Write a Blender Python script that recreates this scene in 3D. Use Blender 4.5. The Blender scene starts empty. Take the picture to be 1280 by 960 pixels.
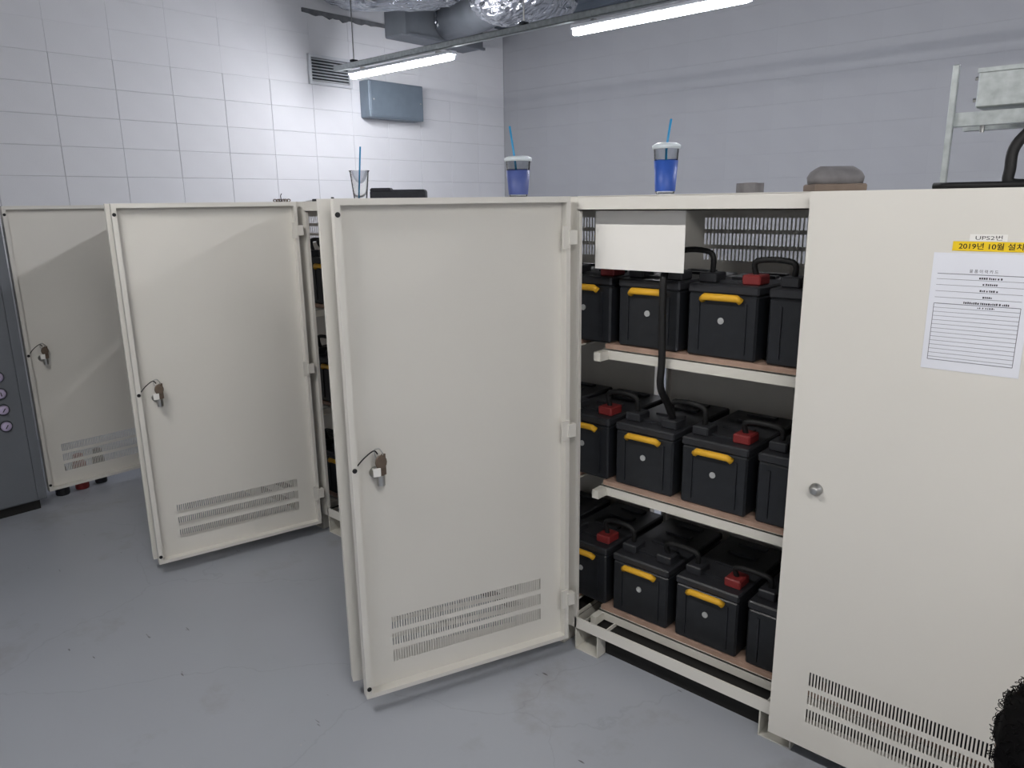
import bpy, bmesh, math, random
from mathutils import Vector, Matrix, noise
random.seed(7)
SC = bpy.context.scene
COL = SC.collection

# ---------------------------------------------------------------- camera
# world: X runs along the cabinet row, Y into the cabinets, Z up; origin at the
# nearest cabinet's hinge line on the floor
FPX = 927.82
def make_camera():
    F = Vector((-0.6496, 0.7224, -0.2372)).normalized()
    rt = Vector((0.7436, 0.6686, 0.0)).normalized()
    U = rt.cross(F).normalized()
    r = math.radians(0.7716)
    R2 = rt * math.cos(r) - U * math.sin(r)
    U2 = rt * math.sin(r) + U * math.cos(r)
    m = Matrix((R2, U2, -F)).transposed().to_4x4()
    m.translation = Vector((1.446, -1.893, 1.5825))
    cd = bpy.data.cameras.new('camera')
    cd.sensor_width = 36.0
    cd.lens = FPX / 1280.0 * 36.0
    cd.clip_start = 0.05
    co = bpy.data.objects.new('camera', cd)
    COL.objects.link(co)
    co.matrix_world = m
    SC.camera = co
make_camera()

# ---------------------------------------------------------------- world, exposure, lamp levels
w = bpy.data.worlds.new('world'); SC.world = w; w.use_nodes = True
w.node_tree.nodes['Background'].inputs[0].default_value = (0.60, 0.66, 0.75, 1)
w.node_tree.nodes['Background'].inputs[1].default_value = 0.05
SC.view_settings.view_transform = 'Standard'
SC.view_settings.look = 'None'
SC.view_settings.exposure = 0.0
SC.view_settings.gamma = 1.0
SC.view_settings.use_curve_mapping = False
LAMP_BACK = 128.0     # radiance of the lamps behind the cabinets
LAMP_FRONT = 150.0    # radiance of the lamps over the aisle

# ---------------------------------------------------------------- materials
MATS = {}
def lin(c):
    return tuple(((v/255.0+0.055)/1.055)**2.4 if v > 10 else v/255.0/12.92 for v in c)
def mat(name, rgb, rough=0.5, metal=0.0, var=0.06, scale=6.0, bump=0.0, bscale=200.0, spec=0.5,
        emit=None, trans=0.0, ior=1.45, coat=0.0, dirt=None, dscale=3.0, dlo=0.6, dhi=0.75):
    """principled material, colour broken up by noise; optional second colour in patches"""
    m = bpy.data.materials.new(name); m.use_nodes = True
    nt = m.node_tree; n = nt.nodes; l = nt.links
    b = n['Principled BSDF']
    rgb = lin(rgb)
    b.inputs['Roughness'].default_value = rough
    b.inputs['Metallic'].default_value = metal
    b.inputs['Specular IOR Level'].default_value = spec
    b.inputs['IOR'].default_value = ior
    b.inputs['Transmission Weight'].default_value = trans
    b.inputs['Coat Weight'].default_value = coat
    tc = n.new('ShaderNodeTexCoord')
    if emit:
        b.inputs['Emission Color'].default_value = (*lin(emit[0]), 1)
        b.inputs['Emission Strength'].default_value = emit[1]
    nz = n.new('ShaderNodeTexNoise'); nz.inputs['Scale'].default_value = scale; nz.inputs['Detail'].default_value = 6
    l.new(tc.outputs['Object'], nz.inputs['Vector'])
    rp = n.new('ShaderNodeValToRGB')
    rp.color_ramp.elements[0].position = 0.3; rp.color_ramp.elements[1].position = 0.7
    rp.color_ramp.elements[0].color = (*[max(0, c*(1-var)) for c in rgb], 1)
    rp.color_ramp.elements[1].color = (*[min(1, c*(1+var)) for c in rgb], 1)
    l.new(nz.outputs['Fac'], rp.inputs['Fac'])
    out = rp.outputs['Color']
    if dirt:
        n2 = n.new('ShaderNodeTexNoise'); n2.inputs['Scale'].default_value = dscale; n2.inputs['Detail'].default_value = 8
        n2.inputs['Roughness'].default_value = 0.65
        l.new(tc.outputs['Object'], n2.inputs['Vector'])
        r2 = n.new('ShaderNodeValToRGB'); r2.color_ramp.elements[0].position = dlo; r2.color_ramp.elements[1].position = dhi
        l.new(n2.outputs['Fac'], r2.inputs['Fac'])
        mx = n.new('ShaderNodeMix'); mx.data_type = 'RGBA'
        l.new(r2.outputs['Color'], mx.inputs['Factor'])
        l.new(out, mx.inputs['A']); mx.inputs['B'].default_value = (*lin(dirt), 1)
        out = mx.outputs['Result']
    l.new(out, b.inputs['Base Color'])
    if bump > 0:
        nb = n.new('ShaderNodeTexNoise'); nb.inputs['Scale'].default_value = bscale; nb.inputs['Detail'].default_value = 4
        l.new(tc.outputs['Object'], nb.inputs['Vector'])
        bp = n.new('ShaderNodeBump'); bp.inputs['Strength'].default_value = bump; bp.inputs['Distance'].default_value = 0.002
        l.new(nb.outputs['Fac'], bp.inputs['Height']); l.new(bp.outputs['Normal'], b.inputs['Normal'])
    MATS[name] = m
    return m

mat('cream_paint', (219, 216, 209), 0.42, var=0.015, scale=2.5, bump=0.06, bscale=420)
mat('cream_worn', (214, 211, 202), 0.5, var=0.03, scale=5, bump=0.05, bscale=300, dirt=(150, 138, 120), dscale=60, dlo=0.68, dhi=0.72)
mat('white_block', (224, 225, 229), 0.75, var=0.02, scale=3, bump=0.30, bscale=160)
mat('mortar', (196, 197, 201), 0.9, var=0.05, scale=9, bump=0.2, bscale=120)
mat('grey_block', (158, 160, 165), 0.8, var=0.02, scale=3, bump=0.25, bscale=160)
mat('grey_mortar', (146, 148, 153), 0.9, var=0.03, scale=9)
mat('plain_wall', (205, 206, 209), 0.85, var=0.03, scale=2)
mat('ceiling_deck', (88, 97, 108), 0.8, var=0.10, scale=2.5)
mat('black_rubber', (16, 16, 17), 0.6, var=0.2)
mat('black_case', (33, 35, 39), 0.36, var=0.15, scale=30, bump=0.05, bscale=500)
mat('black_lid', (40, 41, 45), 0.45, var=0.15, scale=25)
mat('dark_base', (26, 25, 24), 0.7, var=0.2)
mat('yellow_plastic', (226, 172, 44), 0.5, var=0.08)
mat('yellow_tape', (240, 204, 34), 0.5, var=0.03)
mat('red_plastic', (126, 42, 42), 0.5, var=0.1)
mat('grey_badge', (170, 172, 172), 0.4, var=0.05)
mat('wood_pad', (168, 140, 124), 0.8, var=0.15, scale=18)
mat('galvanised', (178, 184, 184), 0.38, metal=0.75, var=0.16, scale=38, bump=0.05, bscale=60)
mat('steel', (190, 190, 188), 0.3, metal=1.0, var=0.1, scale=40)
mat('brass_key', (112, 98, 86), 0.45, metal=0.4, var=0.15, scale=60)
mat('paper', (226, 228, 236), 0.7, var=0.01)
mat('paper_warm', (236, 234, 230), 0.7, var=0.01)
mat('print_ink', (58, 58, 64), 0.8, var=0.05)
mat('print_black', (24, 24, 26), 0.8, var=0.05)
mat('rule_grey', (120, 121, 128), 0.8, var=0.05)
mat('grey_cabinet', (108, 112, 118), 0.45, var=0.03, scale=3, bump=0.05, bscale=300)
mat('grey_cabinet_trim', (58, 61, 66), 0.5, var=0.04)
mat('lamp_white', (214, 218, 226), 0.4, var=0.02)
mat('pilot_lens', (190, 178, 206), 0.3, var=0.05)
mat('blue_straw', (40, 140, 190), 0.4, var=0.05)
mat('blue_sleeve', (48, 84, 168), 0.45, var=0.08, scale=20)
mat('blue_sleeve_dull', (74, 88, 146), 0.5, var=0.08, scale=20)
mat('lid_plastic', (205, 214, 220), 0.3, var=0.03)
mat('clear_plastic', (246, 248, 250), 0.06, trans=1.0, ior=1.18, var=0.0)
mat('blue_grey_steel', (116, 128, 140), 0.45, metal=0.2, var=0.06, scale=12, bump=0.05)
mat('duct_grey', (118, 123, 130), 0.55, metal=0.2, var=0.08, scale=8)
mat('dark_sealant', (104, 106, 110), 0.9, var=0.2, scale=20)
mat('grille_paint', (206, 209, 214), 0.5, var=0.02)
mat('grille_dark', (40, 44, 48), 0.8, var=0.1)
mat('pouch_fabric', (34, 36, 44), 0.7, var=0.2, scale=60, bump=0.3, bscale=400)
mat('grey_fabric', (112, 110, 112), 0.8, var=0.15, scale=30, bump=0.2, bscale=200)
mat('brown_board', (120, 106, 96), 0.8, var=0.1, scale=20)
mat('skin', (196, 152, 126), 0.5, var=0.05, scale=20)
mat('hair_black', (8, 7, 8), 0.75, var=0.3, scale=60, spec=0.15)
mat('navy_cloth', (34, 38, 52), 0.85, var=0.15, scale=25, bump=0.2, bscale=300)
mat('charcoal_cloth', (44, 44, 47), 0.85, var=0.15, scale=25, bump=0.2, bscale=300)
mat('white_shoe', (60, 60, 64), 0.6, var=0.05)
mat('lamp_lit_back', (255, 255, 255), 0.4, emit=((250, 250, 255), LAMP_BACK))
mat('lamp_lit_front', (255, 255, 255), 0.4, emit=((255, 252, 248), LAMP_FRONT))

def foil_material():
    m = mat('foil', (196, 200, 206), 0.24, metal=0.95, var=0.1, scale=9)
    nt = m.node_tree; n = nt.nodes; l = nt.links; b = n['Principled BSDF']
    tc = n.new('ShaderNodeTexCoord')
    v = n.new('ShaderNodeTexVoronoi'); v.feature = 'DISTANCE_TO_EDGE'; v.inputs['Scale'].default_value = 11
    nz = n.new('ShaderNodeTexNoise'); nz.inputs['Scale'].default_value = 7; nz.inputs['Detail'].default_value = 5
    mp = n.new('ShaderNodeMapping'); mp.inputs['Scale'].default_value = (0.6, 1.6, 1.5)
    l.new(tc.outputs['Object'], mp.inputs['Vector'])
    l.new(mp.outputs['Vector'], v.inputs['Vector']); l.new(mp.outputs['Vector'], nz.inputs['Vector'])
    ad = n.new('ShaderNodeMath'); ad.operation = 'ADD'
    l.new(v.outputs['Distance'], ad.inputs[0]); l.new(nz.outputs['Fac'], ad.inputs[1])
    bp = n.new('ShaderNodeBump'); bp.inputs['Strength'].default_value = 0.9; bp.inputs['Distance'].default_value = 0.03
    l.new(ad.outputs[0], bp.inputs['Height']); l.new(bp.outputs['Normal'], b.inputs['Normal'])
foil_material()

def floor_material():
    m = mat('floor_epoxy', (163, 167, 175), 0.34, var=0.04, scale=1.1, bump=0.03, bscale=90, dirt=(134, 131, 128), dscale=1.7, dlo=0.56, dhi=0.80)
    nt = m.node_tree; n = nt.nodes; l = nt.links; b = n['Principled BSDF']
    src = b.inputs['Base Color'].links[0].from_socket
    tc = n.new('ShaderNodeTexCoord')
    # hairline cracks
    nz = n.new('ShaderNodeTexNoise'); nz.inputs['Scale'].default_value = 3.0; nz.inputs['Detail'].default_value = 6
    l.new(tc.outputs['Object'], nz.inputs['Vector'])
    mixv = n.new('ShaderNodeMix'); mixv.data_type = 'VECTOR'; mixv.inputs['Factor'].default_value = 0.22
    l.new(tc.outputs['Object'], mixv.inputs['A']); l.new(nz.outputs['Color'], mixv.inputs['B'])
    v = n.new('ShaderNodeTexVoronoi'); v.feature = 'DISTANCE_TO_EDGE'; v.inputs['Scale'].default_value = 1.35
    l.new(mixv.outputs['Result'], v.inputs['Vector'])
    r = n.new('ShaderNodeValToRGB'); r.color_ramp.elements[0].position = 0.0; r.color_ramp.elements[1].position = 0.004
    r.color_ramp.elements[0].color = (0.90, 0.90, 0.90, 1); r.color_ramp.elements[1].color = (1, 1, 1, 1)
    l.new(v.outputs['Distance'], r.inputs['Fac'])
    mu = n.new('ShaderNodeMix'); mu.data_type = 'RGBA'; mu.blend_type = 'MULTIPLY'; mu.inputs['Factor'].default_value = 1
    l.new(src, mu.inputs['A']); l.new(r.outputs['Color'], mu.inputs['B'])
    # specks and scuffs
    n3 = n.new('ShaderNodeTexNoise'); n3.inputs['Scale'].default_value = 26; n3.inputs['Detail'].default_value = 3
    l.new(tc.outputs['Object'], n3.inputs['Vector'])
    r3 = n.new('ShaderNodeValToRGB'); r3.color_ramp.elements[0].position = 0.735; r3.color_ramp.elements[1].position = 0.76
    l.new(n3.outputs['Fac'], r3.inputs['Fac'])
    m3 = n.new('ShaderNodeMix'); m3.data_type = 'RGBA'
    l.new(r3.outputs['Color'], m3.inputs['Factor']); l.new(mu.outputs['Result'], m3.inputs['A'])
    m3.inputs['B'].default_value = (*lin((172, 173, 175)), 1)
    n4 = n.new('ShaderNodeTexNoise'); n4.inputs['Scale'].default_value = 19; n4.inputs['Detail'].default_value = 2
    mp = n.new('ShaderNodeMapping'); mp.inputs['Location'].default_value = (7, 3, 0); mp.inputs['Rotation'].default_value = (0, 0, 0.6)
    mp.inputs['Scale'].default_value = (0.5, 2.0, 1)
    l.new(tc.outputs['Object'], mp.inputs['Vector']); l.new(mp.outputs['Vector'], n4.inputs['Vector'])
    r4 = n.new('ShaderNodeValToRGB'); r4.color_ramp.elements[0].position = 0.74; r4.color_ramp.elements[1].position = 0.79
    l.new(n4.outputs['Fac'], r4.inputs['Fac'])
    m4 = n.new('ShaderNodeMix'); m4.data_type = 'RGBA'
    l.new(r4.outputs['Color'], m4.inputs['Factor']); l.new(m3.outputs['Result'], m4.inputs['A'])
    m4.inputs['B'].default_value = (*lin((88, 86, 84)), 1)
    l.new(m4.outputs['Result'], b.inputs['Base Color'])
floor_material()

# ---------------------------------------------------------------- mesh helpers
def box(bm, x0, x1, y0, y1, z0, z1):
    vs = [bm.verts.new((x, y, z)) for x in (x0, x1) for y in (y0, y1) for z in (z0, z1)]
    for f in ((0, 1, 3, 2), (4, 6, 7, 5), (0, 4, 5, 1), (2, 3, 7, 6), (0, 2, 6, 4), (1, 5, 7, 3)):
        bm.faces.new([vs[i] for i in f])
    return vs
def bevel(bm, w, seg=1):
    bmesh.ops.bevel(bm, geom=list(bm.edges), offset=w, segments=seg, affect='EDGES', profile=0.5)
def frame_to(d):
    d = d.normalized()
    a = Vector((0, 0, 1)) if abs(d.z) < 0.9 else Vector((1, 0, 0))
    u = d.cross(a).normalized(); v = d.cross(u).normalized()
    return u, v
def tube(bm, pts, r, n=8, cap=True):
    pts = [Vector(p) for p in pts]
    rings = []; u = None
    for i, p in enumerate(pts):
        d = (pts[min(i+1, len(pts)-1)] - pts[max(i-1, 0)]).normalized()
        if u is None:
            u, v = frame_to(d)
        else:
            u = (u - d * u.dot(d)).normalized(); v = d.cross(u).normalized()
        rr = r[i] if isinstance(r, (list, tuple)) else r
        rings.append([bm.verts.new(p + (u*math.cos(2*math.pi*k/n) + v*math.sin(2*math.pi*k/n))*rr) for k in range(n)])
    for a, b in zip(rings, rings[1:]):
        for k in range(n):
            bm.faces.new((a[k], a[(k+1) % n], b[(k+1) % n], b[k]))
    if cap:
        bm.faces.new(rings[0][::-1]); bm.faces.new(rings[-1])
def lathe(bm, prof, n=24, c=(0, 0, 0), capb=True, capt=True):
    rings = []
    for r, z in prof:
        rings.append([bm.verts.new((c[0]+r*math.cos(2*math.pi*k/n), c[1]+r*math.sin(2*math.pi*k/n), c[2]+z)) for k in range(n)])
    for a, b in zip(rings, rings[1:]):
        for k in range(n):
            bm.faces.new((a[k], a[(k+1) % n], b[(k+1) % n], b[k]))
    if capb: bm.faces.new(rings[0][::-1])
    if capt: bm.faces.new(rings[-1])
def smooth_path(ctrl, n=8):
    P = [Vector(p) for p in ctrl]; out = []
    for i in range(len(P)-1):
        p0 = P[max(i-1, 0)]; p1 = P[i]; p2 = P[i+1]; p3 = P[min(i+2, len(P)-1)]
        for k in range(n):
            t = k/n
            out.append(0.5*((2*p1) + (p2-p0)*t + (2*p0-5*p1+4*p2-p3)*t*t + (3*p1-p0-3*p2+p3)*t**3))
    out.append(P[-1])
    return out
def mesh_of(name, bm, m, smooth=False):
    bmesh.ops.recalc_face_normals(bm, faces=list(bm.faces))
    me = bpy.data.meshes.new(name); bm.to_mesh(me); bm.free()
    me.materials.append(MATS[m])
    if smooth:
        for p in me.polygons: p.use_smooth = True
    return me
def obj(name, bm, m, parent=None, smooth=False, loc=None, rotz=None):
    me = bm if isinstance(bm, bpy.types.Mesh) else mesh_of(name, bm, m, smooth)
    o = bpy.data.objects.new(name, me); COL.objects.link(o)
    if parent: o.parent = parent
    if loc is not None: o.location = loc
    if rotz is not None: o.rotation_euler = (0, 0, rotz)
    return o
def tag(o, label, cat, group=None):
    o['label'] = label; o['category'] = cat
    if group: o['group'] = group
    return o
def thing(name, label, cat, loc=(0, 0, 0), rotz=0.0, group=None):
    o = bpy.data.objects.new(name, None); COL.objects.link(o)
    o.empty_display_size = 0.1
    o.location = loc; o.rotation_euler = (0, 0, rotz)
    return tag(o, label, cat, group)
def struct(name, bm, m):
    o = obj(name, bm, m); o['kind'] = 'structure'
    return o
def B(*boxes, bv=0.0, seg=1):
    bm = bmesh.new()
    for b in boxes: box(bm, *b)
    if bv: bevel(bm, bv, seg)
    return bm

# ---------------------------------------------------------------- room
XE, YB, XR, YF, ZC = -4.4, 4.54, 4.2, -4.4, 3.42
struct('floor', B((XE-.2, XR+.2, YF-.2, YB+.2, -0.1, 0.0)), 'floor_epoxy')
ceil = struct('ceiling', B((XE-.2, XR+.2, YF-.2, YB+.2, ZC+.02, ZC+.12)), 'ceiling_deck')
rib = mesh_of('deck_rib', B((XE, XR, -0.045, 0.045, -0.03, 0.02)), 'ceiling_deck')
y = YF + 0.15
while y < YB:
    o = obj('deck_rib', rib, None, ceil); o.location = (0, y, ZC); y += 0.30
wl = struct('wall_left', B((XE-.2, XE-0.004, YF, YB+.2, 0, ZC+.02)), 'mortar')
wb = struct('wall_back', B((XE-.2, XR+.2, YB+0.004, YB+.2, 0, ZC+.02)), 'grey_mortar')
struct('wall_front', B((XE-.2, XR+.2, YF-.2, YF, 0, ZC+.02)), 'plain_wall')
struct('wall_right', B((XR, XR+.2, YF, YB, 0, ZC+.02)), 'plain_wall')

def block_mesh(name, hx, hz, bv, m='white_block'):
    # face towards +X, 12 mm deep
    return mesh_of(name, B((-0.012, 0.0, -hx, hx, -hz, hz), bv=bv), m)
bl_wide = block_mesh('block', 0.2035, 0.0985, 0.0025)
bl_thin = block_mesh('block_thin', 0.2046, 0.0996, 0.0008)
for r in range(6, 17):
    for c in range(-3, 11):
        yc = 0.023 + 0.205 + 0.41*c
        if yc + 0.2 > YB: continue
        z = 0.1 + 0.2*r
        o = obj('block', bl_thin if z > 2.6 else bl_wide, None, wl)
        o.location = (XE + random.uniform(-0.0006, 0.0006), yc + random.uniform(-0.0007, 0.0007), z + random.uniform(-0.0005, 0.0005))
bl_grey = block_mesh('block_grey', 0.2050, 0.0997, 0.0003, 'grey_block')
for r in range(6, 17):
    for c in range(-11, 6):
        xc = 0.1 + 0.41*c
        if xc > 2.4: continue
        z = 0.06 + 0.2*r
        o = obj('block', bl_grey, None, wb)
        o.location = (xc, YB + random.uniform(-0.0002, 0.0002), z)
        o.rotation_euler = (0, 0, -math.pi/2)

# ---------------------------------------------------------------- hanging lamps and their rail
LY, LZ = 2.126, 2.605
def lamp(x0, x1, y, z, lit, label, group):
    t = thing('linear_lamp', label, 'lamp', ((x0+x1)/2, y, z), 0, group)
    L = (x1-x0)/2
    obj('housing', B((-L, L, -0.034, 0.034, 0.022, 0.045), bv=0.004), 'lamp_white', t)
    bm = bmesh.new()
    prof = [(-0.020, 0.022), (-0.024, 0.010), (-0.023, -0.004), (-0.012, -0.013), (0.012, -0.013), (0.023, -0.004), (0.024, 0.010), (0.020, 0.022)]
    rings = [[bm.verts.new((x, a*s, b*s if b < 0.01 else b)) for a, b in prof] for x, s in ((-L-.004, .7), (-L+.02, 1), (L-.02, 1), (L+.004, .7))]
    for a, b in zip(rings, rings[1:]):
        for k in range(len(prof)-1): bm.faces.new((a[k], a[k+1], b[k+1], b[k]))
        bm.faces.new((a[-1], a[0], b[0], b[-1]))
    bm.faces.new(rings[0]); bm.faces.new(rings[-1][::-1])
    d = obj('diffuser', bm, lit, t); d['label'] = 'glowing white diffuser'
    for s in (-1, 1):
        obj('end_cap', B((s*L-.006, s*L+.006, -0.035, 0.035, 0.023, 0.046)), 'lamp_white', t)
        obj('clip', B((s*L*.75-.012, s*L*.75+.012, -.02, .02, 0.045, 0.062)), 'steel', t)
    return t
lamp(-3.90, -2.70, LY, LZ, 'lamp_lit_back', 'lit white linear lamp on the rail beside the wall grille', 'linear lamps under the steel rail')
lamp(-1.60, -0.45, LY, LZ, 'lamp_lit_back', 'lit white linear lamp on the rail, nearer one at the top edge', 'linear lamps under the steel rail')
lamp(0.70, 1.90, LY, LZ, 'lamp_lit_back', 'lit white linear lamp at the rail end nearest the cable tray', 'linear lamps under the steel rail')
FG = 'linear lamps over the aisle'
lamp(-1.15, 0.0, -1.75, 2.75, 'lamp_lit_front', 'lit linear lamp over the aisle before the open doors', FG)
lamp(1.4, 2.55, -1.75, 2.75, 'lamp_lit_front', 'lit linear lamp over the aisle before the closed door', FG)
lamp(3.0, 4.1, -1.75, 2.75, 'lamp_lit_front', 'lit linear lamp over the aisle beside the right wall', FG)

t = thing('lamp_rail', 'long grey steel rail hung on rods above the linear lamps', 'rail', (0, LY, LZ+.07))
RX0, RX1 = -4.12, 2.1
obj('channel', B((RX0, RX1, -.022, -.019, 0, .042), (RX0, RX1, .019, .022, 0, .042), (RX0, RX1, -.022, .022, 0, .003),
    (RX0, RX1, -.022, -.010, .039, .042), (RX0, RX1, .010, .022, .039, .042)), 'galvanised', t)
for x in (-3.86, -2.02, 0.0, 1.7):
    bm = bmesh.new(); tube(bm, [(x, 0, 0), (x, 0, ZC-(LZ+.07))], 0.005, 6); obj('rod', bm, 'steel', t)
    obj('bracket', B((x-.02, x+.02, -.028, .028, .044, .062), bv=.003), 'grille_dark', t)
FR = thing('lamp_rail', 'steel rail hung on rods above the aisle lamps', 'rail', (0, -1.75, 2.82))
obj('channel', B((-2.0, 4.1, -.022, .022, 0, .042)), 'galvanised', FR)
for x in (-1.6, .4, 2.3):
    bm = bmesh.new(); tube(bm, [(x, 0, 0), (x, 0, ZC-2.82)], 0.005, 6); obj('rod', bm, 'steel', FR)

# ---------------------------------------------------------------- wall grille, steel box, ducts
t = thing('wall_grille', 'white louvred ventilation grille set in the block wall', 'grille', (XE, 2.262, 2.722))
hw, hh = 0.222, 0.121
obj('backing', B((0.0, .006, -hw+.02, hw-.02, -hh+.02, hh-.02)), 'grille_dark', t)
obj('frame', B((0, .028, -hw, hw, hh-.024, hh), (0, .028, -hw, hw, -hh, -hh+.024), (0, .028, -hw, -hw+.024, -hh+.024, hh-.024), (0, .028, hw-.024, hw, -hh+.024, hh-.024)), 'grille_paint', t)
sl = bmesh.new()
vs = [(0.006, .010), (.026, -.003), (.026, -.006), (.006, .007)]
a = [sl.verts.new((x, -hw+.024, z)) for x, z in vs]; b = [sl.verts.new((x, hw-.024, z)) for x, z in vs]
for k in range(4): sl.faces.new((a[k], a[(k+1) % 4], b[(k+1) % 4], b[k]))
sl.faces.new(a[::-1]); sl.faces.new(b)
slm = mesh_of('louvre', sl, 'grille_paint')
for k in range(8):
    o = obj('louvre', slm, None, t); o.location = (0, 0, -0.088 + k*0.0245)

t = thing('wall_box', 'blue-grey steel box on the block wall under the lamp', 'box', (XE, 2.90, 2.36))
obj('body', B((0, .14, -.325, .325, 0, .32), bv=.006), 'blue_grey_steel', t)
obj('cover', B((.14, .148, -.31, .31, .015, .305), bv=.002), 'blue_grey_steel', t)
for s in (-1, 1):
    obj('screw', B((.148, .152, s*.28-.006, s*.28+.006, .15, .162)), 'steel', t)

t = thing('air_duct', 'grey sheet-metal air duct leaving the block wall', 'duct', (XE, 3.40, 3.08))
obj('body', B((.0, .30, -.50, .52, 0, .34), bv=.012), 'duct_grey', t)
obj('flange', B((.29, .32, -.515, -.50, -.012, .34)), 'duct_grey', t)
obj('flange', B((.295, .32, -.50, .52, -.012, .012)), 'duct_grey', t)
bm = bmesh.new(); tube(bm, [(.34, .0, .17), (.75, -.05, .17), (1.2, -.2, .17)], 0.17, 20); obj('round_neck', bm, 'duct_grey', t, smooth=True)
bm = bmesh.new()
def foil_scrap(bm, c, s):
    g = [[bm.verts.new((c[0]+random.uniform(-.01, .015), c[1]+(i-2)*s*.5+random.uniform(-.01, .01), c[2]+(j-2)*s*.8+random.uniform(-.01, .01))) for j in range(5)] for i in range(5)]
    for i in range(4):
        for j in range(4): bm.faces.new((g[i][j], g[i+1][j], g[i+1][j+1], g[i][j+1]))
for c in ((.375, -.15, .16), (.375, .02, .20), (.375, .2, .10)):
    foil_scrap(bm, c, .05)
o = obj('foil_tape', bm, 'foil', t); o['label'] = 'torn silver foil tape'
o.modifiers.new('s', 'SOLIDIFY').thickness = .002

def foil_shape(name, label, loc, rot, rx, ry, rz, seed, pw=2.8):
    bm = bmesh.new()
    nu, nv = 60, 30
    rows = []
    for j in range(1, nv):
        ph = -math.pi/2 + math.pi*j/nv; row = []
        for i in range(nu):
            th = 2*math.pi*i/nu
            sp = lambda q: math.copysign(abs(q)**(2/pw), q)
            p = Vector((sp(math.cos(ph))*sp(math.cos(th)), sp(math.cos(ph))*sp(math.sin(th)), sp(math.sin(ph))))
            q = Vector((p.x*rx, p.y*ry, p.z*rz))
            k = noise.turbulence(q*6 + Vector((seed, 0, 0)), 4, False)
            q *= 1 + 0.10*(k-0.6)
            row.append(bm.verts.new(q))
        rows.append(row)
    for a, b in zip(rows, rows[1:]):
        for i in range(nu): bm.faces.new((a[i], a[(i+1) % nu], b[(i+1) % nu], b[i]))
    bm.faces.new(rows[0][::-1]); bm.faces.new(rows[-1])
    o = obj(name, bm, 'foil'); o.location = loc; o.rotation_euler = (0, 0, rot)
    return tag(o, label, 'duct', 'foil-wrapped ducts at the ceiling')
foil_shape('foil_duct', 'crumpled silver foil-wrapped duct above the rail rod', (-2.72, 2.95, 3.17), 0.0, .42, .40, .235, 3.1)
foil_shape('foil_duct', 'silver foil-wrapped duct at the ceiling above the wall grille', (-3.80, 2.53, 3.36), math.radians(45), .68, .24, .20, 9.4)
# ragged sealant strip along the block wall under the duct
bm = bmesh.new()
N = 26; prev = None
for k in range(N+1):
    yy = 2.02 + 0.90*k/N
    d = 0.02 + 0.035*random.random()*math.sin(math.pi*min(1, (k+2)/N))
    cur = [bm.verts.new((x, yy, z)) for x, z in ((0, 3.20), (.018, 3.20), (.014, 3.19-d), (0, 3.19-d))]
    if prev:
        for i in range(4): bm.faces.new((prev[i], prev[(i+1) % 4], cur[(i+1) % 4], cur[i]))
    else: bm.faces.new(cur)
    prev = cur
bm.faces.new(prev[::-1])
o = obj('sealant_strip', bm, 'dark_sealant', loc=(XE, 0, 0)); tag(o, 'ragged dark sealant strip along the top of the block wall', 'sealant')

# ---------------------------------------------------------------- battery cabinets
W, GAP = 0.7388, 0.0512
PITCH = 2*W + GAP
HT, ZD, DEP = 1.60, 0.06, 0.65
SLOT_ROWS = ((0.262, 0.304), (0.204, 0.246), (0.145, 0.187))
def slotted(bm, x0, x1, y0, y1, z0, z1, sx0, sx1, rows, pitch=0.0086, sw=0.0042):
    """plate with real slots: solid bands, and thin bars between slots in each row"""
    zs = z0
    for (ra, rb) in sorted(rows):
        if ra > zs: box(bm, x0, x1, y0, y1, zs, ra)
        box(bm, x0, sx0, y0, y1, ra, rb); box(bm, sx1, x1, y0, y1, ra, rb)
        n = int(round((sx1-sx0)/pitch))
        p = (sx1-sx0)/n
        for k in range(n):
            box(bm, sx0+k*p+sw, sx0+(k+1)*p, y0, y1, ra, rb)
        zs = rb
    box(bm, x0, x1, y0, y1, zs, z1)
def make_door_meshes(mirror):
    """leaf in hinge coordinates: x from hinge to free edge, inner side at y=0, outer skin at y=-0.035"""
    s = -1 if mirror else 1
    out = {}
    T = 0.035; R = 0.018
    bm = bmesh.new(); slotted(bm, 0.0, W, -T, -T+.0015, ZD, HT, 0.096, 0.640, SLOT_ROWS); out['skin'] = bm
    bm = bmesh.new()
    T1 = T-.0017; e = .0003
    box(bm, e, W-e, -T1, 0, HT-R, HT-e); box(bm, e, W-e, -T1, 0, ZD+e, ZD+R*.8)
    box(bm, e, R*.8, -T1, 0, ZD+R*.8, HT-R); box(bm, W-R, W-e, -T1, 0, ZD+R*.8, HT-R)
    out['rim'] = bm
    bm = bmesh.new(); lathe(bm, [(.0072, 0), (.0072, .004), (.005, .006)], 14); out['bumper'] = bm
    bm = bmesh.new()
    box(bm, 0.004, .030, 0.0, .006, -.035, .035); box(bm, -.018, .010, -.012, .012, -.022, .022)
    out['hinge'] = bm
    for k, b in out.items():
        if mirror and k not in ('bumper',):
            bmesh.ops.translate(b, verts=b.verts, vec=(0, T, 0))
        if mirror:
            for v in b.verts: v.co.x = -v.co.x
        if k == 'bumper': bmesh.ops.rotate(b, verts=b.verts, cent=(0, 0, 0), matrix=Matrix.Rotation(-math.pi/2, 3, 'X'))
    return out
DOORM = {}
for mir in (False, True):
    d = make_door_meshes(mir)
    DOORM[mir] = {k: mesh_of(k, b, {'skin': 'cream_paint', 'rim': 'cream_paint', 'bumper': 'black_rubber', 'hinge': 'cream_paint'}[k]) for k, b in d.items()}
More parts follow.
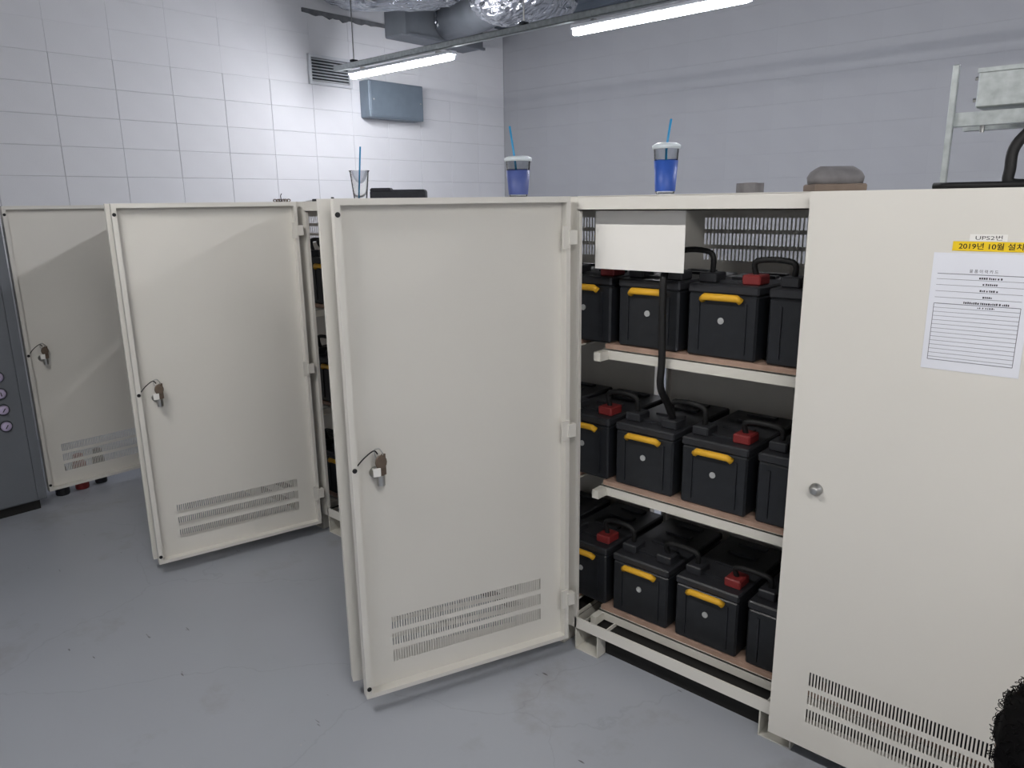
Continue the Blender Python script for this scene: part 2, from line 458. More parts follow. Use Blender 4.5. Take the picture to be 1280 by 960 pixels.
def lock_mesh(side):
    bm = bmesh.new(); lathe(bm, [(.017, 0), (.017, .006), (.011, .008), (.011, .020), (.008, .022)], 18)
    bmesh.ops.rotate(bm, verts=bm.verts, cent=(0, 0, 0), matrix=Matrix.Rotation(-math.pi/2 if side > 0 else math.pi/2, 3, 'X'))
    return mesh_of('lock', bm, 'steel', True)
LOCK_IN, LOCK_OUT = lock_mesh(1), lock_mesh(-1)
def add_door(cab, x, angle, right, label, closed=False):
    s = -1 if right else 1
    M = DOORM[right]
    d = obj('door', M['skin'], None, cab)
    if closed: d.location = (x, 0.0, 0)
    else: d.location = (x, 0.0, 0)
    d.rotation_euler = (0, 0, -s*math.radians(angle))
    d['label'] = label
    obj('door_rim', M['rim'], None, d)
    for z in (1.557, 0.826, 0.095):
        o = obj('bumper', M['bumper'], None, d); o.location = (s*(W-.009), -0.001 + (.035 if right else 0), z)
    if not closed:
        for z in (1.475, 0.842, 0.22):
            o = obj('hinge', M['hinge'], None, d); o.location = (0, 0, z)
    o = obj('lock', LOCK_IN, None, d); o.location = (s*0.662, -0.0334 + (.035 if right else 0), 0.80)
    o = obj('lock', LOCK_OUT, None, d); o.location = (s*0.662, -0.035 + (.035 if right else 0), 0.84 if closed else 0.80)
    return d

FEETM = mesh_of('foot', B((0, .004, 0.04, .62, 0, .088), (.096, .100, .04, .62, 0, .088), (0, .1, .04, .62, 0, .004)), 'cream_worn')
SHZ = (0.085, 0.575, 1.065)      # undersides of the three shelves
YBAT = 0.165
def cabinet(k, label, left_side, right_side):
    x0 = -k*PITCH
    t = thing('battery_cabinet', label, 'cabinet', (x0, 0, 0), 0, 'battery cabinets in the row')
    C2 = 2*W; y0 = 0.036
    bm = bmesh.new()
    for a, b in ((0.0, 0.022 if left_side else .008), (C2-.022, C2)):
        box(bm, a, b, y0, y0+.006, .088, HT-.045)
        box(bm, a, a+.004, y0+.006, y0+.014, .088, HT-.045); box(bm, b-.004, b, y0+.006, y0+.014, .088, HT-.045)
        box(bm, a, b, DEP-.03, DEP-.003, .088, HT-.03)
    box(bm, 0, C2, y0, y0+.004, HT-.045, HT-.002); box(bm, 0, C2, y0, y0+.03, HT-.045, HT-.041)
    if not left_side: box(bm, -GAP+.0006, -.0005, y0, y0+.006, .088, HT-.002)
    obj('frame', bm, 'cream_paint', t)
    obj('sill', B((0, C2, y0, y0+.006, .088, .129), (0, C2, y0+.006, y0+.05, .088, .091)), 'cream_paint', t)
    obj('top_panel', B((0, C2, y0, DEP, HT-.003, HT)), 'cream_paint', t)
    obj('bottom_panel', B((0, C2, .09, DEP, .0705, .0745)), 'dark_base', t)
    bm = bmesh.new()
    slotted(bm, 0.0, C2, DEP, DEP+.002, .088, HT, .12, C2-.12, ((1.37, 1.41), (1.425, 1.465), (1.48, 1.52)), pitch=.014, sw=.0085)
    obj('back_panel', bm, 'cream_paint', t)
    if left_side: obj('side_panel', B((0.0, .003, y0+.05, DEP, .088, HT)), 'cream_paint', t)
    if right_side: obj('side_panel', B((C2-.003, C2, y0+.05, DEP, .088, HT)), 'cream_paint', t)
    for fx in (0.0, W-.045, C2-.1):
        o = obj('foot', FEETM, None, t); o.location = (fx, 0, 0)
    obj('dark_strip', B((0.10, W-.05, .088, .094, 0, .070)), 'dark_base', t)  # near-black strip below the sill, between the feet
    obj('dark_strip', B((W+.06, C2-.10, .088, .094, 0, .070)), 'dark_base', t)
    for z in SHZ:
        s = obj('shelf', B((0.024, C2-.024, .150, .154, z, z+.034), (0.024, C2-.024, .150, .58, z+.031, z+.034), (0.024, C2-.024, .576, .58, z, z+.031),
            (0.024, .05, .10, .150, z, z+.030), (C2-.05, C2-.024, .10, .150, z, z+.030)), 'cream_worn', t)
        obj('pad_board', B((0.03, C2-.03, 0.158, .23, z+.0345, z+.050), (0.03, C2-.03, .46, .54, z+.0345, z+.050)), 'wood_pad', s)
    return t
cA = cabinet(2, 'farthest cream battery cabinet, both doors swung open, beside the grey cabinet', True, False)
add_door(cA, 0.0, 89.2, False, 'inner side of open left door with vent slots')
add_door(cA, 2*W, 74.8, True, 'open right door seen edge-on')
cB = cabinet(1, 'middle cream battery cabinet, both doors swung open', False, False)
add_door(cB, 0.0, 103.5, False, 'inner side of open left door with vent slots')
add_door(cB, 2*W, 63.3, True, 'open right door seen edge-on')
cC = cabinet(0, 'nearest cream battery cabinet, left door open and right door closed', False, True)
add_door(cC, 0.0, 111.7, False, 'large open left door, inner side')
add_door(cC, 2*W, 0.0, True, 'closed right door with vent slots', closed=True)

# ---------------------------------------------------------------- batteries
BW, BH, BD, BP = 0.222, 0.222, 0.400, PITCH/6
def bevbox(x0, x1, y0, y1, z0, z1, bv): return B((x0, x1, y0, y1, z0, z1), bv=bv)
bm = bevbox(-BW/2, BW/2, 0, BD, 0, BH-.028, .006)
for s in (-1, 1): box(bm, s*.075-.004, s*.075+.004, -.004, .002, .02, BH-.05)
BM_CASE = mesh_of('case', bm, 'black_case')
bm = bevbox(-BW/2-.002, BW/2+.002, -.002, BD+.002, BH-.028, BH, .005)
for a in (.06, .16, .26, .34): box(bm, -.05, .05, a, a+.03, BH-.002, BH+.008)
BM_LID = mesh_of('lid', bm, 'black_lid')
bm = bmesh.new()
tube(bm, [(-.062, -.006, BH-.046), (-.052, -.014, BH-.036), (.052, -.014, BH-.036), (.062, -.006, BH-.046)], .011, 8)
BM_HANDLE = mesh_of('handle', bm, 'yellow_plastic', True)
bm = bmesh.new(); lathe(bm, [(.010, 0), (.010, .003)], 14)
bmesh.ops.rotate(bm, verts=bm.verts, cent=(0, 0, 0), matrix=Matrix.Rotation(math.pi/2, 3, 'X'))
BM_BADGE = mesh_of('badge', bm, 'grey_badge')
BM_TERM = mesh_of('terminal_cover', bevbox(-.028, .028, -.035, .035, 0, .030, .004), 'black_lid')
BM_TERMR = mesh_of('terminal_cover_red', bevbox(-.028, .028, -.035, .035, 0, .030, .004), 'red_plastic')
SHELF_NAME = ('bottom', 'middle', 'top')
ORD = ('first', 'second', 'third', 'fourth', 'fifth', 'sixth')
def battery(x, z, label, group, red, handle=True):
    t = thing('battery', label, 'battery', (x, YBAT, z), 0, group)
    obj('case', BM_CASE, None, t); obj('lid', BM_LID, None, t)
    if handle:
        h = obj('handle', BM_HANDLE, None, t); h['label'] = 'yellow carrying handle'
    o = obj('badge', BM_BADGE, None, t); o.location = (.0, -.001, .115)
    for s, yy in ((-1, .07), (1, .07)):
        o = obj('terminal_cover', BM_TERMR if (red and s > 0) else BM_TERM, None, t); o.location = (s*.07, yy, BH)
    return t
cols_near = [(-1, 0), (0, 1), (1, 2), (2, 3), (3, 4), (4, 5)]  # last two columns added unseen behind the closed door to darken its slots
for si, sz in enumerate(SHZ):
    z = sz + 0.0505
    for k, n in cols_near:
        battery(0.186 + BP*k, z, f'black battery, {ORD[n]} from the left, {SHELF_NAME[si]} shelf of the nearest cabinet',
                'batteries in the nearest cabinet', k != 0, k < 2)
    battery(0.186 - 7*BP, z, f'black battery on the {SHELF_NAME[si]} shelf in the narrow gap beside the middle door', 'batteries in the middle cabinet', False)
    for j, k in enumerate((-6, -5, -4, -3, -2)):
        battery(0.186 + BP*k, z, f'black battery, {ORD[j]} along the {SHELF_NAME[si]} shelf behind the middle open doors', 'batteries in the middle cabinet', j % 2 == 0)
    battery(0.186 - 8*BP, z, f'black battery on the {SHELF_NAME[si]} shelf of the farthest cabinet', 'batteries in the farthest cabinet', False)
# jumper cables between neighbouring batteries
for si, sz in enumerate(SHZ):
    zt = sz + 0.0505 + BH + .030
    for k in (-8, -7, -6, -5, -4, -3, -2, -1, 0, 1, 2, 3):
        xa = 0.186 + BP*k + .07; xb = 0.186 + BP*(k+1) - .07
        bm = bmesh.new()
        hgt = random.uniform(.035, .06)
        tube(bm, smooth_path([(xa, YBAT+.07, zt-.004), (xa+.005, YBAT+.06, zt+hgt), (xb-.005, YBAT+.06, zt+hgt), (xb, YBAT+.07, zt-.004)], 6), .009, 8)
        where = 'nearest cabinet' if k >= -1 else 'cabinets behind the open doors'
        o = obj('battery_cable', bm, 'black_rubber', smooth=True)
        tag(o, f'black cable linking {ORD[k+1]} and {ORD[k+2]} batteries, {SHELF_NAME[si]} shelf, nearest cabinet' if k >= -1 else f'black cable linking hidden batteries {ORD[-k-2] if k > -8 else "farthest"} beyond the nearest cabinet, {SHELF_NAME[si]} shelf', 'cable', f'battery jumper cables, {SHELF_NAME[si]} shelf, {where}')
# loop cable on the top shelf in the gap, and a drop cable through the shelf of the nearest cabinet
bm = bmesh.new()
zt = SHZ[2] + .0505 + BH + .03
tube(bm, smooth_path([(-1.66, .23, zt), (-1.67, .20, zt+.03), (-1.63, .17, zt+.05), (-1.58, .18, zt+.035), (-1.57, .22, zt+.0)], 8), .010, 8)
tag(obj('battery_cable', bm, 'black_rubber', smooth=True), 'black cable loop on top of the battery in the narrow gap, top shelf', 'cable')
bm = bmesh.new()
zt = SHZ[1] + .0505 + BH + .03
tube(bm, smooth_path([(.256, .23, zt), (.256, .19, zt+.06), (.262, .132, zt+.13), (.266, .128, zt+.22), (.262, .128, zt+.38), (.260, .135, zt+.48), (.256, .19, zt+.515), (.256, .235, zt+.488)], 8), .012, 8)
tag(obj('battery_cable', bm, 'black_rubber', smooth=True), 'black cable dropping across the top shelf edge of the nearest cabinet', 'cable')

# white board standing above the batteries inside the nearest cabinet
o = obj('white_sheet', B((0.024, .345, .100, .1012, 1.372, HT-.006)), 'paper_warm')
tag(o, 'plain white sheet hanging above the top shelf batteries in nearest cabinet', 'sheet')

# ---------------------------------------------------------------- keys on the open doors
def keys(cab_x, angle, label):
    a = math.radians(angle)
    t = thing('key_bunch', label, 'keys', (cab_x, 0, 0), -a, 'key bunches hanging on the open doors')
    bm = bmesh.new(); tube(bm, smooth_path([(.722, -.006, .835), (.70, .004, .862), (.672, .006, .880), (.660, .004, .868)], 6), .0022, 6)
    obj('wire', bm, 'black_rubber', t)
    bm = bmesh.new(); tube(bm, smooth_path([(.668, .0, .882), (.655, .004, .884), (.645, .006, .866), (.655, .006, .850), (.668, .004, .862), (.668, .0, .882)], 5), .0022, 6)
    obj('ring', bm, 'steel', t)
    bm = bmesh.new()
    lathe(bm, [(.016, -.003), (.018, -.001), (.018, .001), (.016, .003)], 16)
    bmesh.ops.rotate(bm, verts=bm.verts, cent=(0, 0, 0), matrix=Matrix.Rotation(math.pi/2, 3, 'X'))
    bmesh.ops.scale(bm, verts=bm.verts, vec=(1, 1, 1.25)); bmesh.ops.translate(bm, verts=bm.verts, vec=(.652, .008, .842))
    box(bm, .645, .658, .006, .010, .800, .828)
    obj('key', bm, 'brass_key', t)
    bm = bmesh.new(); box(bm, .636, .646, .001, .004, .796, .862)
    lathe(bm, [(.013, .001), (.013, .004)], 14, c=(.640, 0, 0)); 
    obj('flat_key', B((.636, .650, .002, .005, .800, .866), bv=.001), 'brass_key', t)
    obj('tag', B((.655, .678, .010, .013, .800, .826), bv=.001), 'paper_warm', t)
    bm = bmesh.new(); tube(bm, [(.652, .0, .800), (.652, .0, .768)], .012, 14); obj('lock_barrel', bm, 'steel', t)
    return t
keys(-2*PITCH, 89.2, 'keys and white tag hanging on the farthest open door')
keys(-PITCH, 103.5, 'keys with brown bow and white tag hanging on the middle open door')
keys(0.0, 111.7, 'keys with brown bow hanging on the largest open door')

# ---------------------------------------------------------------- papers on the closed door
def text_mesh(body, size, m, xscale=1.0, shear=0.0, bold=0.0):
    c = bpy.data.curves.new('lettering', 'FONT'); c.body = body; c.size = size; c.offset = bold; c.resolution_u = 3
    o = bpy.data.objects.new('lettering', c); COL.objects.link(o)
    dg = bpy.context.evaluated_depsgraph_get()
    me = bpy.data.meshes.new_from_object(o.evaluated_get(dg))
    bpy.data.objects.remove(o)
    # lay the lettering on the X-Z plane facing -Y
    xs = [v.co.x for v in me.vertices]; mn = min(xs); wd = max(xs)-mn
    for v in me.vertices: v.co = Vector(((v.co.x-mn)*xscale, 0, v.co.y))
    me.materials.clear(); me.materials.append(MATS[m])
    return me, wd*xscale
def place_text(parent, body, x0, x1, z, size, m, y, bold=0.0):
    me, wd = text_mesh(body, size, m, bold=bold)
    s = (x1-x0)/wd
    for v in me.vertices: v.co.x *= s
    o = obj('lettering', me, None, parent); o.location = (x0, y, z)
    return o
t = thing('paper_form', 'white ruled record sheet taped on the closed cabinet door', 'paper', (1.122, 0, 1.198))
PW, PH = 0.096, 0.264
sheet = B((-PW, PW, -.0012, -.0004, 0, PH)); obj('sheet', sheet, 'paper', t)
bm = bmesh.new()
ruled = [.024]
zz = .024
tops = [0.218, .206, .193, .179, .165, .151]
lines = tops + [0.151 - .0127/1.35*k for k in range(1, 14)]
lines = [z for z in lines if z > .026] + [.022]
for z in lines:
    hgt = .0007 if z in (.022, tops[0], tops[-1]) else .0004
    box(bm, -PW+.012, PW-.014, -.0016, -.0012, z-hgt, z+hgt)
for x in (-PW+.012, PW-.014):
    box(bm, x-.0006, x+.0006, -.0016, -.0012, .022, tops[-1])
o = obj('ruled_lines', bm, 'rule_grey', t)
place_text(t, '물 품 이 력 카 드', -.022, .032, .2225, .0085, 'print_ink', -.0014)
def dashes(z, x0, x1, h, gap=.0012):
    """print too small to read"""
    bm = bmesh.new(); x = x0
    while x < x1:
        wd = random.uniform(.0018, .0034)
        box(bm, x, min(x+wd, x1), -.0015, -.0012, z, z+h*random.uniform(.7, 1)); x += wd + random.choice((gap, gap, gap*2.2))
    obj('print', bm, 'print_ink', t)
dashes(.2085, -.002, .044, .0048); dashes(.1955, .006, .034, .0045); dashes(.1815, .002, .036, .0045)
dashes(.1675, .009, .027, .0042); dashes(.1535, -.026, .060, .0048); dashes(.1445, .002, .034, .0035, .0016)
t = thing('name_label', 'small white label strip reading UPS2번 on the closed door', 'label', (1.127, 0, 1.488))
obj('strip', B((-.035, .035, -.0012, -.0004, 0, .015)), 'paper_warm', t)
place_text(t, 'UPS2번', -.024, .026, .0035, .0115, 'print_black', -.0014)
t = thing('date_label', 'yellow tape label with black Korean date lettering on closed door', 'label', (1.127, 0, 1.467))
obj('tape', B((-.066, .071, -.0012, -.0004, 0, .0205)), 'yellow_tape', t)
place_text(t, '2019년 10월 설치', -.054, .066, .0048, .0155, 'print_black', -.0014, bold=.0002)

# ---------------------------------------------------------------- grey cabinet at the far left
GX, GY1, GY0 = -2.97, -0.775, -1.62
t = thing('grey_cabinet', 'tall dark grey steel cabinet with round pilot lamps at the left', 'cabinet', (GX, 0, 0))
obj('body', B((-.62, -.004, GY0, GY1, .055, 1.545)), 'grey_cabinet', t)
obj('plinth', B((-.58, -.025, GY0+.03, GY1-.03, 0, .055)), 'dark_base', t)
obj('front_panel', B((-.004, .006, GY0+.05, GY1-.046, .062, 1.54), bv=.0015), 'grey_cabinet', t)
obj('corner_trim', B((-.004, .006, GY1-.0445, GY1, .062, 1.54), bv=.0015), 'grey_cabinet', t)
for (yy, z) in ((-.905, .755), (-.905, .668), (-.905, .583), (-.905, .495)):
    for q in range(4):
        pl = obj('pilot_ring', (lambda bm: (lathe(bm, [(.030, 0), (.030, .006), (.026, .010)], 20), bmesh.ops.rotate(bm, verts=bm.verts, cent=(0, 0, 0), matrix=Matrix.Rotation(math.pi/2, 3, 'Y')), bm)[2])(bmesh.new()), 'grey_cabinet_trim', t)
        pl.location = (.006, yy - .115*q, z)
        bm = bmesh.new(); lathe(bm, [(.025, 0), (.023, .008), (.015, .012), (.001, .013)], 20)
        bmesh.ops.rotate(bm, verts=bm.verts, cent=(0, 0, 0), matrix=Matrix.Rotation(math.pi/2, 3, 'Y'))
        le = obj('lens', bm, 'pilot_lens', pl, smooth=True); le.location = (.010, 0, 0)
        bm = bmesh.new(); box(bm, .0, .0015, -.002, .002, -.011, .011)
        bmesh.ops.rotate(bm, verts=bm.verts, cent=(0, 0, 0), matrix=Matrix.Rotation(random.uniform(-.9, .9), 3, 'X'))
        mk = obj('mark', bm, 'print_black', pl); mk.location = (.0228, 0, 0)

# spray cans on the floor behind the farthest door
def can(x, y, m, label, r=.034):
    t = thing('spray_can', label, 'can', (x, y, 0), 0, 'spray cans behind the farthest door')
    bm = bmesh.new(); lathe(bm, [(r*.92, 0), (r, .006), (r, .150), (r*.8, .168)], 20); obj('can_body', bm, m, t, smooth=False)
    bm = bmesh.new(); lathe(bm, [(r*.75, .168), (r*.78, .172), (r*.74, .205), (r*.5, .210)], 20); obj('cap', bm, m, t)
can(-3.125, -.655, 'black_case', 'black can under the farthest open door, beside the grey cabinet', .036)
can(-3.145, -.545, 'red_plastic', 'red can on the floor under the farthest open door', .036)
can(-3.165, -.435, 'black_case', 'black can under the farthest open door, right of the red one', .033)

# ---------------------------------------------------------------- things on top of the cabinets
def cup(x, y, label, h, r0, r1, straw, sleeve=None, lid=False):
    t = thing('takeaway_cup', label, 'cup', (x, y, HT), 0, 'takeaway cups on the cabinets')
    bm = bmesh.new()
    lathe(bm, [(r0*.9, .0), (r0, .003), (r1, h-.004), (r1+.004, h-.002), (r1+.004, h), (r1-.0012, h), (r0-.0012, .006), (r0*.6, .0055)], 32)
    obj('cup_body', bm, 'clear_plastic', t, smooth=True)
    if sleeve:
        bm = bmesh.new(); zb, zt = .012, h*.72
        f = lambda z: r0 + (r1-r0)*z/h + .0006
        lathe(bm, [(f(zb), zb), (f(zt), zt), (f(zt)+.001, zt), (f(zb)+.001, zb)], 32, capb=False, capt=False)
        obj('sleeve', bm, sleeve, t, smooth=True)
    if lid:
        bm = bmesh.new(); lathe(bm, [(r1+.005, h-.006), (r1+.006, h+.004), (r1, h+.008), (r1*.8, h+.012), (.006, h+.012)], 32)
        obj('lid', bm, 'lid_plastic', t, smooth=True)
    bm = bmesh.new(); tube(bm, straw, .0038, 10); obj('straw', bm, 'blue_straw', t, smooth=True)
    return t
Xd = Vector((.7436, .6686, 0))
cup(-1.46, .30, 'empty clear plastic cup with a blue straw standing on the cabinet', .136, .030, .044, [Vector((0, 0, .008)) - Xd*.008, Xd*.012 + Vector((0, 0, .242))])
cup(-.48, .30, 'takeaway cup with dull blue sleeve and straw, middle of the three cups', .140, .034, .047, [Vector((0, 0, .02)), Vector((0, 0, .14)) - Xd*.012, Vector((0, 0, .26)) - Xd*.030], 'blue_sleeve_dull', True)
cup(.155, .30, 'takeaway cup with bright blue sleeve, lid and straw, nearest cup', .150, .030, .040, [Vector((0, 0, .02)), Vector((0, 0, .15)), Vector((0, 0, .235)) + Xd*.012], 'blue_sleeve', True)
# black pouch
t = thing('black_pouch', 'black fabric pouch beside the empty cup on the cabinet', 'pouch', (-1.225, .335, HT), math.radians(42))
bm = B((-.125, .125, -.04, .04, 0.0, .046), bv=.012, seg=3); obj('pouch_body', bm, 'pouch_fabric', t)
obj('zip', B((-.10, .10, -.0425, -.039, .030, .034)), 'grille_dark', t)
obj('flap', B((-.122, -.03, -.043, .043, .036, .054), bv=.006), 'pouch_fabric', t)
# flat black tool, small tool, hook, twisted chain
t = thing('hand_tool', 'flat black tool lying beside the empty cup', 'tool', (-1.62, .29, HT), math.radians(42))
obj('handle', B((-.055, .02, -.010, .010, 0, .012), bv=.003), 'black_case', t)
obj('blade', B((.02, .05, -.007, .007, 0.002, .007)), 'grille_dark', t)
obj('knob', B((-.035, -.022, -.008, .008, .012, .020), bv=.002), 'black_case', t)
t = thing('hand_tool', 'small dark tool with pointed end lying on the cabinet top', 'tool', (-1.84, .29, HT), math.radians(40))
obj('handle', B((.0, .035, -.009, .009, 0, .014), bv=.003), 'black_case', t)
bm = bmesh.new(); tube(bm, [(0, 0, .006), (-.035, 0, .004)], [.003, .001], 6); obj('point', bm, 'steel', t)
bm = bmesh.new(); tube(bm, smooth_path([(-.02, 0, .003), (.0, 0, .004), (.004, 0, .012), (.002, 0, .03), (.008, 0, .042)], 5), .002, 6)
o = obj('wire_hook', bm, 'grille_dark', loc=(-1.985, .2, HT), rotz=math.radians(40)); tag(o, 'small dark wire hook standing up on the cabinet top', 'hook')
t = thing('twisted_chain', 'short tangled brown chain lying on the cabinet top', 'chain', (-2.12, .29, HT), math.radians(42))
for k in range(6):
    bm = bmesh.new(); c = -.034 + k*.0136
    pts = [(c + .010*math.cos(q*math.pi/5), .006*math.sin(q*math.pi/5), .009 + .007*math.sin(q*math.pi/5)*(1 if k % 2 else -1)) for q in range(11)]
    tube(bm, pts, .0028, 6); obj('link', bm, 'brown_board', t)
# grey tape roll and grey bag on the nearest cabinet
t = thing('tape_roll', 'small grey tape roll lying on the nearest cabinet', 'tape', (.445, .30, HT))
bm = bmesh.new(); lathe(bm, [(.022, 0), (.040, 0), (.040, .030), (.022, .030), (.022, 0)], 24, capb=False, capt=False); obj('tape', bm, 'grey_fabric', t)
bm = bmesh.new(); lathe(bm, [(.019, 0), (.0215, 0), (.0215, .031), (.019, .031), (.019, 0)], 24, capb=False, capt=False); obj('core', bm, 'brown_board', t)
t = thing('tool_bag', 'grey soft bag with brown base on the nearest cabinet', 'bag', (.685, .32, HT), math.radians(42))
obj('base', B((-.072, .072, -.045, .045, 0, .022), bv=.004), 'brown_board', t)
bm = bmesh.new()
rows = []
for z, sx, sy in ((.022, .070, .043), (.04, .073, .045), (.055, .066, .036), (.066, .052, .018), (.070, .045, .006)):
    rows.append([bm.verts.new((sx*math.copysign(abs(math.cos(a))**.5, math.cos(a)), sy*math.copysign(abs(math.sin(a))**.5, math.sin(a)), z)) for a in [2*math.pi*q/24 for q in range(24)]])
for a, b in zip(rows, rows[1:]):
    for k in range(24): bm.faces.new((a[k], a[(k+1) % 24], b[(k+1) % 24], b[k]))
bm.faces.new(rows[0][::-1]); bm.faces.new(rows[-1])
obj('bag_body', bm, 'grey_fabric', t, smooth=True)

# cable tray over the nearest cabinet
t = thing('cable_tray', 'galvanised covered cable tray on a strut frame above nearest cabinet', 'cable tray', (.97, .50, HT))
obj('trunk', B((0.0, 2.2, 0.0, .22, .212, .308), bv=.004), 'galvanised', t)
obj('cover_lip', B((-.002, 2.2, -.004, .224, .300, .311)), 'galvanised', t)
obj('strut', B((-.06, 2.2, .0, .04, .168, .203), (-.06, 2.2, .18, .22, .168, .203)), 'galvanised', t)
for px, py in ((-.060, .0), (1.0, .18), (2.1, 0), (2.1, .18)):
    zb = 0 if px < .45 and py < .15 else (0 if px < .45 else -HT)
    if py > .14: zb = -HT
    if px > .45: zb = -HT
    obj('post', B((px, px+(.016 if px < .4 else .04), py-(.017 if px < .4 else 0), py+(-.001 if px < .4 else .04), zb + .0005, .325), bv=.002), 'galvanised', t)
for zz in (.29, .235):
    bm = bmesh.new(); tube(bm, [(-.012, .03, zz), (.002, .03, zz)], .005, 8); obj('bolt', bm, 'steel', t)
bm = bmesh.new(); tube(bm, [(.02, .02, .150), (.02, .02, .168)], .006, 8); obj('bolt', bm, 'steel', t)
bm = bmesh.new(); tube(bm, smooth_path([(1.36, .484, HT+.235), (1.18, .478, HT+.20), (1.088, .46, HT+.12), (1.078, .45, HT+.05), (1.085, .45, HT+.014), (1.16, .46, HT+.014)], 8), .0135, 12)
tag(obj('power_cable', bm, 'black_rubber', smooth=True), 'thick black cable bending down from the cable tray', 'cable')
bm = bmesh.new()
pts = [(x, .34 + .008*math.sin(x*30), HT+.010) for x in [.93 + .05*k for k in range(12)]]
tube(bm, pts, .009, 10)
tag(obj('power_cable', bm, 'black_rubber', smooth=True), 'black cable lying along the top of the nearest cabinet', 'cable')

# ---------------------------------------------------------------- person crouching at the closed door
def person():
    t = thing('person', 'person with black curly hair in dark clothes crouching at the closed door', 'person', (1.415, -.62, -.0))
    H = Vector((-.005, .12, .675))       # head centre (local)
    J = {'pelvis': (0.02, -.16, .22, .135), 'waist': (.02, -.15, .33, .125), 'chest': (.01, -.07, .45, .130), 'upper': (.005, .01, .52, .105),
         'neck': (0, .065, .585, .052), 'head0': (0, .095, .63, .06)}
    for s, n in ((-1, 'l'), (1, 'r')):
        J['sh'+n] = (.01+s*.165, .0, .505, .062); J['el'+n] = (.02+s*.235, .14, .36, .043); J['wr'+n] = (.02+s*.17, .32, .33, .031); J['pa'+n] = (.02+s*.155, .385, .34, .030)
        J['hip'+n] = (.02+s*.09, -.13, .20, .10); J['kn'+n] = (.02+s*.17, .24, .36, .062); J['an'+n] = (.02+s*.13, .06, .085, .042); J['to'+n] = (.02+s*.14, .24, .035, .034)
    E_ = [('pelvis', 'waist'), ('waist', 'chest'), ('chest', 'upper'), ('upper', 'neck'), ('neck', 'head0')]
    for n in 'lr':
        E_ += [('upper', 'sh'+n), ('sh'+n, 'el'+n), ('el'+n, 'wr'+n), ('wr'+n, 'pa'+n), ('pelvis', 'hip'+n), ('hip'+n, 'kn'+n), ('kn'+n, 'an'+n), ('an'+n, 'to'+n)]
    # fingers
    for s, n in ((-1, 'l'), (1, 'r')):
        p = Vector(J['pa'+n][:3])
        for f in range(4):
            o = Vector((s*(.024-.016*f), .0, .004))
            L = (.030, .034, .036, .028)[f]
            J[f'f{n}{f}a'] = (*(p+o+Vector((0, .022, 0))), .0095); J[f'f{n}{f}b'] = (*(p+o+Vector((0, .022+L, -.004))), .0085); J[f'f{n}{f}c'] = (*(p+o+Vector((0, .028+L, -.028))), .0075)
            E_ += [('pa'+n, f'f{n}{f}a'), (f'f{n}{f}a', f'f{n}{f}b'), (f'f{n}{f}b', f'f{n}{f}c')]
        J[f'f{n}ta'] = (*(p+Vector((-s*.034, .0, -.006))), .010); J[f'f{n}tb'] = (*(p+Vector((-s*.042, .034, -.018))), .0085)
        E_ += [('pa'+n, f'f{n}ta'), (f'f{n}ta', f'f{n}tb')]
    names = list(J)
    me = bpy.data.meshes.new('body')
    me.from_pydata([J[k][:3] for k in names], [(names.index(a), names.index(b)) for a, b in E_], [])
    tmp = bpy.data.objects.new('body_tmp', me); COL.objects.link(tmp)
    sk = tmp.modifiers.new('skin', 'SKIN')
    for i, k in enumerate(names):
        sv = me.skin_vertices[0].data[i]; sv.radius = (J[k][3], J[k][3]); sv.use_root = (k == 'pelvis')
    tmp.modifiers.new('sub', 'SUBSURF').levels = 2
    dg = bpy.context.evaluated_depsgraph_get()
    m2 = bpy.data.meshes.new_from_object(tmp.evaluated_get(dg))
    bpy.data.objects.remove(tmp)
    m2.materials.clear()
    for m in ('navy_cloth', 'charcoal_cloth', 'skin', 'white_shoe'): m2.materials.append(MATS[m])
    for p in m2.polygons:
        c = p.center; p.use_smooth = True
        if c.z > .60 and abs(c.x) < .075: p.material_index = 2
        elif c.y > .29 and c.z > .29 and c.z < .40 and abs(c.x-.02) > .09 and abs(c.x-.02) < .23 and c.y > .315: p.material_index = 2
        elif c.z < .07: p.material_index = 3
        elif c.z < .27 or (abs(c.x-.02) > .06 and c.y > -.02 and c.z < .44 and abs(c.x-.02) < .19 and c.y < .30): p.material_index = 1
        else: p.material_index = 0
    obj('body', m2, None, t)
    # head, bent forward, face towards the door (+Y)
    bm = bmesh.new()
    bmesh.ops.create_uvsphere(bm, u_segments=32, v_segments=24, radius=1.0)
    for v in bm.verts:
        x, y, z = v.co
        w_ = .074*(1 - .22*max(0, -z)); d_ = .092
        q = Vector((x*w_, y*d_, z*.112))
        if y > 0 and z < -.2: q.y += .012*y
        nz_ = math.exp(-((x/.18)**2 + ((z+.12)/.22)**2)) if y > 0 else 0
        q.y += .020*nz_
        for s in (-1, 1):
            q.y -= .008*math.exp(-(((x-s*.36)/.16)**2 + ((z-.08)/.12)**2)) if y > 0 else 0
        q.y -= .004*math.exp(-((x/.3)**2 + ((z+.48)/.05)**2)) if y > 0 else 0
        v.co = q
    RX = Matrix.Rotation(math.radians(-28), 4, 'X')
    head = obj('head', bm, 'skin', t, smooth=True); head.location = H; head.rotation_euler = (math.radians(-28), 0, math.radians(8))
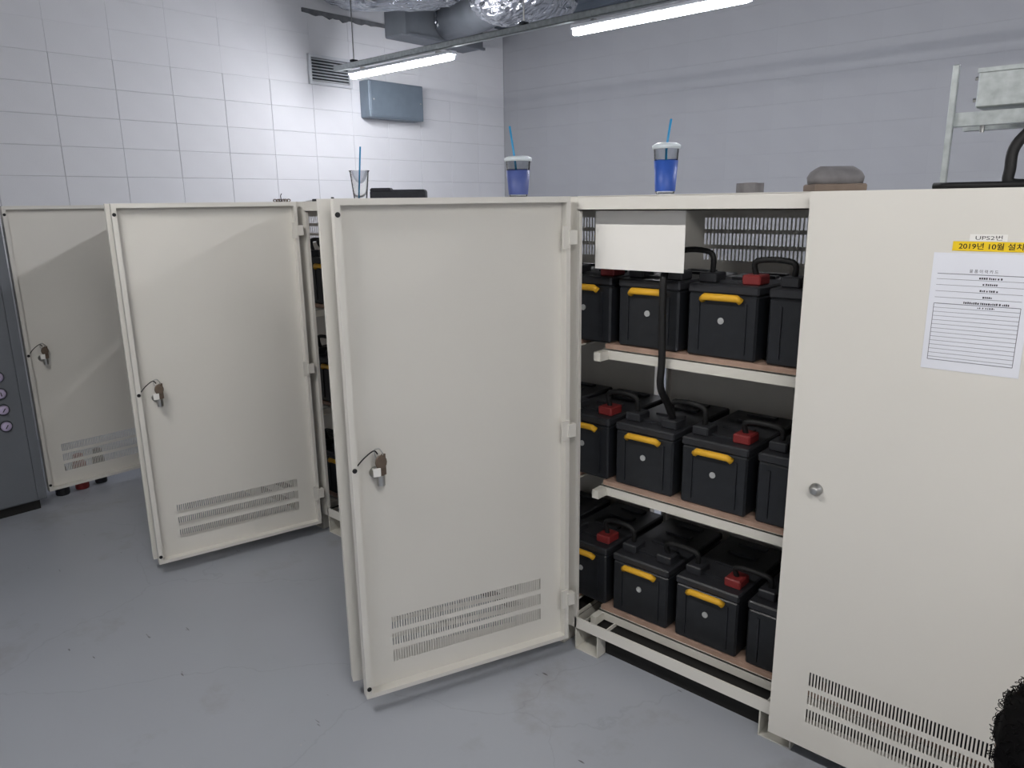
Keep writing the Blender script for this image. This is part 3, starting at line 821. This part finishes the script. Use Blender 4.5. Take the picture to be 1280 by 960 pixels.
    for s in (-1, 1):
        bm = bmesh.new(); bmesh.ops.create_uvsphere(bm, u_segments=12, v_segments=8, radius=1); bmesh.ops.scale(bm, verts=bm.verts, vec=(.010, .018, .030))
        e = obj('ear', bm, 'skin', head, smooth=True); e.location = (s*.076, -.004, -.005)
        bm = bmesh.new(); bmesh.ops.create_uvsphere(bm, u_segments=12, v_segments=8, radius=.0115)
        e = obj('eye', bm, 'print_black', head, smooth=True); e.location = (s*.028, .074, .010)
    # hair: shaggy cap and loose curls, one mesh
    bm = bmesh.new()
    nu, nv = 48, 20; rows = []
    for j in range(nv):
        ph = math.pi/2 - 0.02 - (math.pi*.72)*j/(nv-1); row = []
        for i in range(nu):
            th = 2*math.pi*i/nu
            p = Vector((math.cos(ph)*math.cos(th), math.cos(ph)*math.sin(th), math.sin(ph)))
            q = Vector((p.x*.088, p.y*.106, p.z*.122))
            if p.y > .45 and p.z < .35: q = Vector((p.x*.070, p.y*.080, p.z*.105))
            q *= 1 + .10*(noise.noise(q*40) + .6*noise.noise(q*90))
            row.append(bm.verts.new(q))
        rows.append(row)
    for a, b in zip(rows, rows[1:]):
        for i in range(nu): bm.faces.new((a[i], a[(i+1) % nu], b[(i+1) % nu], b[i]))
    bm.faces.new(rows[0])
    R = random.Random(5)
    for k in range(900):
        th = R.uniform(0, 2*math.pi); ph = R.uniform(-.35, 1.5)
        p = Vector((math.cos(ph)*math.cos(th), math.cos(ph)*math.sin(th), math.sin(ph)))
        if p.y > .45 and p.z < .4: continue
        b0 = Vector((p.x*.086, p.y*.103, p.z*.119)); u, v = frame_to(p)
        rr = R.uniform(.002, .008); ln = R.uniform(.004, .013); a0 = R.uniform(0, 6.28); turn = R.uniform(2.5, 5)
        lean = u*R.uniform(-.012, .012) + v*R.uniform(-.012, .012)
        pts = []
        for s in range(8):
            f = s/7
            pts.append(b0 + p*ln*math.sin(f*2.4) + lean*f + (u*math.cos(a0+turn*f) + v*math.sin(a0+turn*f))*rr*f)
        tube(bm, pts, [.0009]*5+[.0007, .0005, .0003], 3)
    hair = obj('hair', bm, 'hair_black', head, smooth=True); hair['label'] = 'short messy black curly hair'
    return t
person()
